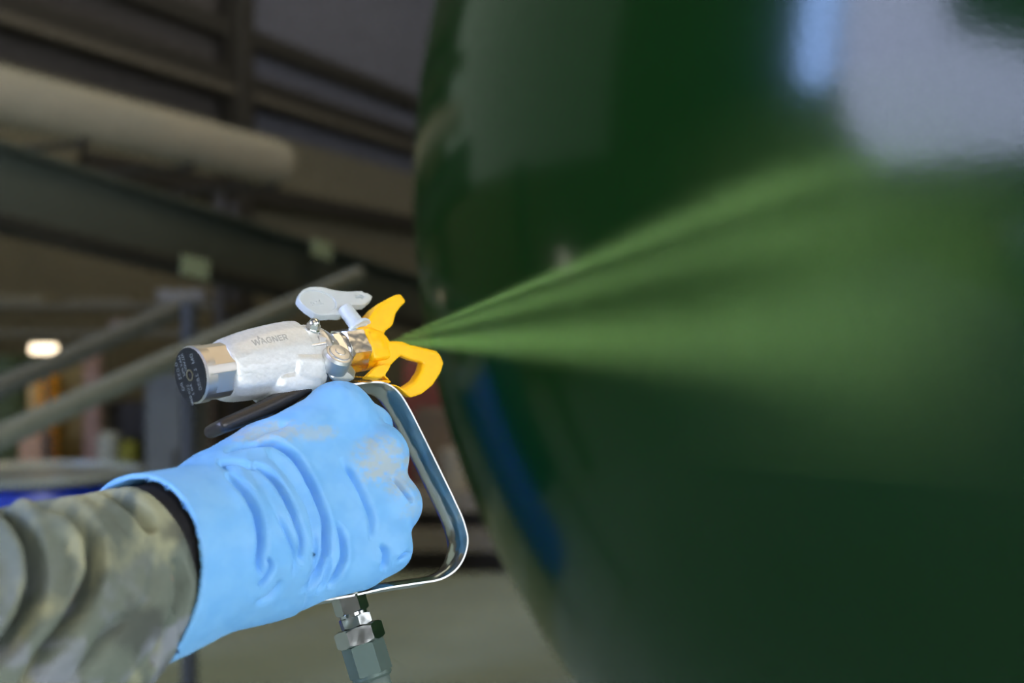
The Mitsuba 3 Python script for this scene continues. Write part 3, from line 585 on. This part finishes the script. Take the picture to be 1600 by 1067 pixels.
FINGERS = [[(58, -19, -33, 14.5), (82, -7, -41, 11), (80, 16, -46, 9.5), (63, 24, -47, 8)], [(71, -21, -56, 14), (83, 0, -59, 10.5), (74, 21, -61, 9.5), (56, 22, -62, 8)],
           [(69, -22, -79, 13.5), (81, 0, -81, 10), (72, 20, -82, 9), (55, 21, -81, 8)], [(58, -22, -96, 12.5), (74, -2, -99, 9.5), (66, 17, -98, 8.5), (51, 19, -97, 7.5)],
           [(16, -8, -46, 15.5), (33, 14, -42, 12.5), (58, 26, -35, 10), (76, 26, -35, 8.5)]]
hs = 0.8; lo, hi = np.array([-80., -66, -126]), np.array([100., 42, -8])
gx = [np.arange(a, b, hs) for a, b in zip(lo, hi)]; PG = np.stack(np.meshgrid(*gx, indexing='ij'), -1)
sd = np.full(PG.shape[:3], 1e3)
for a, b, ra, rb in HAND: sd = smin(sd, cap_(PG, a, b, ra, rb), 9.0)
for ch in FINGERS:
    f_ = np.full(PG.shape[:3], 1e3)
    for p, q_ in zip(ch, ch[1:]): f_ = smin(f_, cap_(PG, p[:3], q_[:3], p[3], q_[3]), 3.0)
    sd = smin(sd, f_, 5.0)
CA, CB = np.array([-6, -19, -76.0]), np.array([-62, -21, -78.0])         # the cuff, wrist to opening
ca = (CB - CA) / np.linalg.norm(CB - CA); tt = (PG - CA) @ ca; rad = np.linalg.norm(PG - CA - tt[..., None] * ca, axis=-1)
R1 = 34.0 + 3.6 * np.clip(tt / 52, 0, 1.3) ** 1.5
cone = np.maximum(np.maximum(rad - R1, -tt - 6), tt - 57 + .216 * (PG[..., 2] + 78) - .27 * (PG[..., 1] + 21))
sd = smin(sd, cone, 10.0)
sd = np.maximum(sd, -np.maximum(rad - (R1 - 2.4), 34 - tt))                # hollow towards the opening
gd_ = np.sqrt((np.abs(PG[..., 0] - 51.5) / 13.8) ** 2.6 + (np.abs(PG[..., 1]) / 11.8) ** 2.6) - 1
sd = np.maximum(sd, -(gd_ * 8))                                            # room for the grip
tgz = np.interp(PG[..., 0], [5.5, 24, 42, 58], [-25.6, -22.3, -18.6, -15.6])
sd = np.maximum(sd, -np.maximum(np.maximum(np.abs(PG[..., 2] - tgz) - 5.0, np.abs(PG[..., 1]) - 9.5), 2 - PG[..., 0]))
glove = surface_nets(sd, lo, hs)
trimesh.smoothing.filter_taubin(glove, lamb=.5, nu=.53, iterations=8)
glove = towld(glove)
keep = glove.split(only_watertight=False); glove = max(keep, key=lambda t: len(t.faces))

def densify(pts, n=160):
    p = np.array(pts, float); s = np.r_[0, np.cumsum(np.linalg.norm(np.diff(p, axis=0), axis=1))]
    return PchipInterpolator(s, p)(np.linspace(0, s[-1], n))
def crease(mesh, lines, normals_sign=1.0):
    # folds pressed into the near side of the cloth: a groove with a soft ridge beside it, fading at both ends
    n = np.array(mesh.vertex_normals); v = np.array(mesh.vertices); px = PX(v); view = EYE - v; view /= np.linalg.norm(view, axis=1, keepdims=True)
    front = np.clip((n * view).sum(1) / .25, 0, 1); off = np.zeros(len(v))
    for pts, depth, width, ridge in lines:
        c = densify(pts); t = np.gradient(c, axis=0); t /= np.linalg.norm(t, axis=1, keepdims=True)
        near = (px[:, 0] > c[:, 0].min() - 40) & (px[:, 0] < c[:, 0].max() + 40) & (px[:, 1] > c[:, 1].min() - 40) & (px[:, 1] < c[:, 1].max() + 40)
        i = np.where(near)[0]; D = px[i, None, :] - c[None]; d2 = (D ** 2).sum(-1); k = d2.argmin(1); d = np.sqrt(d2[np.arange(len(i)), k])
        side = np.sign(D[np.arange(len(i)), k, 0] * t[k, 1] - D[np.arange(len(i)), k, 1] * t[k, 0])
        e = np.minimum(k, len(c) - 1 - k) / (len(c) - 1); fade = np.clip(e / .22, 0, 1) ** .8
        sgn = d * side
        g = -3.4 * depth * np.exp(-np.abs(d / (width * .68)) ** 1.4) + ridge * np.exp(-((sgn + 2.1 * width) / (1.7 * width)) ** 2) + .55 * ridge * np.exp(-((sgn - 2.1 * width) / (1.5 * width)) ** 2)
        off[i] += g * fade
    mesh.vertices = v + n * (off * front / 1000)[:, None]
GL = [([(352, 738), (368, 752), (390, 780), (404, 810), (408, 845), (407, 880), (408, 900)], 3.2, 5.5, 1.2),
      ([(392, 722), (420, 742), (444, 775), (461, 815), (470, 850), (470, 882)], 3.2, 4.5, 1.3),
      ([(350, 706), (385, 694), (420, 692), (455, 710), (480, 745), (498, 785), (508, 825), (508, 860), (500, 890), (480, 925)], 3.6, 5.0, 1.4),
      ([(525, 815), (536, 845), (538, 868), (528, 895), (512, 922)], 2.2, 4.5, .9),
      ([(533, 715), (556, 750), (572, 785), (582, 820), (578, 845)], 1.5, 5.0, .7),
      ([(612, 745), (630, 765), (645, 785)], 1.4, 3.5, .6), ([(596, 850), (604, 868), (598, 892)], 1.6, 5.0, .7),
      ([(418, 870), (424, 885), (415, 905), (404, 915)], 1.8, 4.0, .6), ([(360, 735), (345, 722), (368, 722), (400, 735)], 1.2, 4.5, .5),
      ([(430, 800), (450, 840), (462, 880), (455, 905)], .8, 4.0, .4), ([(488, 830), (492, 870), (486, 905), (470, 928)], .9, 4.0, .4),
      ([(515, 870), (508, 905), (495, 928)], 1.0, 4, .4), ([(640, 862), (630, 868), (622, 876)], 1.2, 3.0, .6), ([(440, 905), (430, 925), (400, 945)], 1.0, 5, .5),
      ([(455, 660), (420, 672), (380, 690)], .7, 6, .5)]
crease(glove, GL)
glove = glove
nz = meshkit.fbm(glove.vertices * 45.0, 3, 3) - .5
glove.vertices = glove.vertices + glove.vertex_normals * (nz * .0022)[:, None]
put('person__glove', glove, M_GLOVE, True, 'blue rubber glove with pale paint stains')

# sleeve: rings along the forearm, in gun millimetres
SA = np.array([[-57, -20, -77.2, 30], [-60, -20.5, -77.5, 33.6], [-65, -21, -78.2, 34.8], [-70, -21, -79.0, 35.6], [-76, -21, -80.8, 38.4], [-84, -21, -83, 41], [-105, -21, -87.5, 45], [-150, -22, -97, 49], [-220, -22, -124, 52], [-300, -20, -146, 54], [-350, 60, -100, 60], [-380, 190, 20, 66], [-390, 330, 150, 72]])
ks = np.r_[0, np.cumsum(np.linalg.norm(np.diff(SA[:, :3], axis=0), axis=1))]
kq = np.r_[np.linspace(0, 130, 150), np.linspace(131, ks[-1], 120)]; SC = PchipInterpolator(ks, SA)(kq)
def tube_rings(c, r, n=200):
    t = np.gradient(c, axis=0); t /= np.linalg.norm(t, axis=1, keepdims=True); u = np.array([0, 0, 1.0]); out = []
    g = np.arange(n) * 2 * np.pi / n
    for k in range(len(c)):
        u = u - t[k] * (u @ t[k]); u /= np.linalg.norm(u); v = np.cross(t[k], u)
        out.append(c[k] + r[k] * (np.cos(g)[:, None] * u + np.sin(g)[:, None] * v))
    return out
sleeve = towld(skin(tube_rings(SC[:, :3], SC[:, 3])))
SL = [([(20, 775), (70, 790), (120, 815), (143, 850), (146, 890), (132, 930), (95, 985), (55, 1040), (30, 1080)], 6, 10, 3.8),
      ([(-30, 765), (0, 792), (30, 825), (50, 865), (55, 905), (40, 955), (10, 1005), (-30, 1045)], 6, 10, 3.6),
      ([(150, 752), (185, 775), (215, 800), (240, 830)], 3.5, 9, 1.8), ([(245, 865), (242, 910), (222, 950), (212, 960)], .7, 6, 1.0),
      ([(30, 770), (48, 785), (60, 790)], 2.5, 5, 1.2), ([(280, 870), (285, 920), (265, 985), (240, 1040)], 3.5, 8, 1.2), ([(200, 960), (160, 1000), (120, 1060)], 2.5, 10, 1.2)]
crease(sleeve, SL)
sleeve.vertices = sleeve.vertices + sleeve.vertex_normals * ((meshkit.fbm(sleeve.vertices * 32.0, 3, 11) - .5) * .005)[:, None]
put('person__sleeve', sleeve, M_SLEEVE, True, 'grey-green work jacket sleeve stained with paint')
cuffr = [np.array(r) for r in tube_rings(np.array([[x, -20 - (x + 30) * .02, -76.8 + (x + 30) * .045] for x in np.linspace(-58, -34, 24)]), np.array([32.0 + .35 * math.sin(k * 2.4) - max(0, k - 12) * .16 for k in range(24)]), 120)]
put('person__cuff', towld(skin(cuffr)), M_CUFF, True, 'black knitted cuff band of the sleeve')
arm = [(-20, -19, -78, 27), (-60, -20, -80, 28), (-150, -21, -103, 37), (-290, -20, -142, 42), (-345, 60, -100, 44), (-375, 190, 20, 50), (-385, 320, 140, 56)]
arm = np.array(arm, float)
put('person__forearm', towld(skin(tube_rings(arm[:, :3], arm[:, 3], 40))), M_SKIN, True, 'arm inside the sleeve')

# ------------------------------------------------------------------ paint mist
NZ = W((114.5, 0, 0.8)); Fd = GM[:, 0]; Vd = np.array([0, 0, 1.0]) - Fd * Fd[2]; Vd /= np.linalg.norm(Vd); Nd = np.cross(Fd, Vd)
S0, S1, TV, WL, WH = 0.0, 0.62, 0.20, -0.12, 0.22
ns, nv, nw = 180, 340, 64
sg, vg, wg = np.meshgrid((np.arange(ns) + .5) / ns * S1, ((np.arange(nv) + .5) / nv * 2 - 1) * TV, WL + (np.arange(nw) + .5) / nw * (WH - WL), indexing='ij')
beta = np.degrees(np.arctan2(vg, sg)); gs = lambda c, w: np.exp(-((beta - c) / w) ** 2)
blur = 1 + 3.0 * np.clip(sg - .1, 0, 1)
prof = 2.0 * gs(10.4, .58 * blur) + .75 * gs(5.4, 2.4) + 1.15 * gs(-5.6, 3.9 * (1 + .4 * sg)) + .22 / (1 + np.exp((np.abs(beta) - 11.5) / .6))
pts = np.stack([sg * 9, vg * 16, wg * 14], -1)
tur = .55 + .9 * meshkit.fbm(pts, 3, 5)
sig = .0011 + .028 * sg + .12 * np.clip(sg - .08, 0, 1) ** 1.4
DENS, MIST, CAP = 0.22, 1.7, 150.0
dens = DENS * prof * (np.clip(sg, .02, 1) / .15) ** -.5 / (sig * 2.5) * np.exp(-wg ** 2 / (2 * sig ** 2)) * np.where(sg > .15, 1 + (tur - 1) * np.clip((sg - .15) / .15, 0, 1), 1) * np.clip(1 - (sg - .42) / .14, 0, 1)
mist = MIST * np.exp(-((sg - .52) / .15) ** 2 - ((vg + .0) / .10) ** 2 - ((wg - .045) / .085) ** 2) * tur ** 1.5
edge_ = np.clip(np.minimum(WH - wg, wg - WL) / .07, 0, 1) * np.clip((TV - np.abs(vg)) / .02, 0, 1) * np.clip(sg / .006, 0, 1)
dens = np.clip((dens + mist) * edge_, 0, CAP).astype(np.float32)
wedge = [(.0004, .004, -.0025, .0025), (.018, .007, -.0040, .0028), (.034, .0115, -.0060, .0034), (.06, .022, -.014, .014), (.10, .042, -.034, .034), (.25, .11, -.09, .11), (S1 * .98, TV * .98, WL * .98, WH * .98)]
ring = lambda s, v, w0, w1: np.array([NZ + Fd * s + Vd * a * v + Nd * b for a, b in ((-1, w0), (1, w0), (1, w1), (-1, w1))])
mist_shape = tri(man(skin([ring(*r) for r in wedge])) - man(trimesh.creation.icosphere(6, TR + .004).apply_translation(TC)))
M4 = np.eye(4); M4[:3, 0], M4[:3, 1], M4[:3, 2] = Fd * S1, Vd * 2 * TV, Nd * (WH - WL); M4[:3, 3] = NZ - Vd * TV + Nd * WL
scene['paint_spray'] = mikit.ply(mist_shape, {'type': 'null'}, smooth=False, interior={'type': 'heterogeneous', 'albedo': {'type': 'rgb', 'value': [0.54, 0.86, 0.28]},
    'sigma_t': {'type': 'gridvolume', 'grid': mi.VolumeGrid(np.ascontiguousarray(dens.transpose(2, 1, 0))[..., None]), 'to_world': T(M4), 'filter_type': 'trilinear', 'wrap_mode': 'clamp'}, 'scale': 1.0,
    'phase': {'type': 'hg', 'g': 0.2}})
note('paint_spray', 'green fan of paint mist spraying from the nozzle onto the tank', 'paint mist', None, 'stuff')
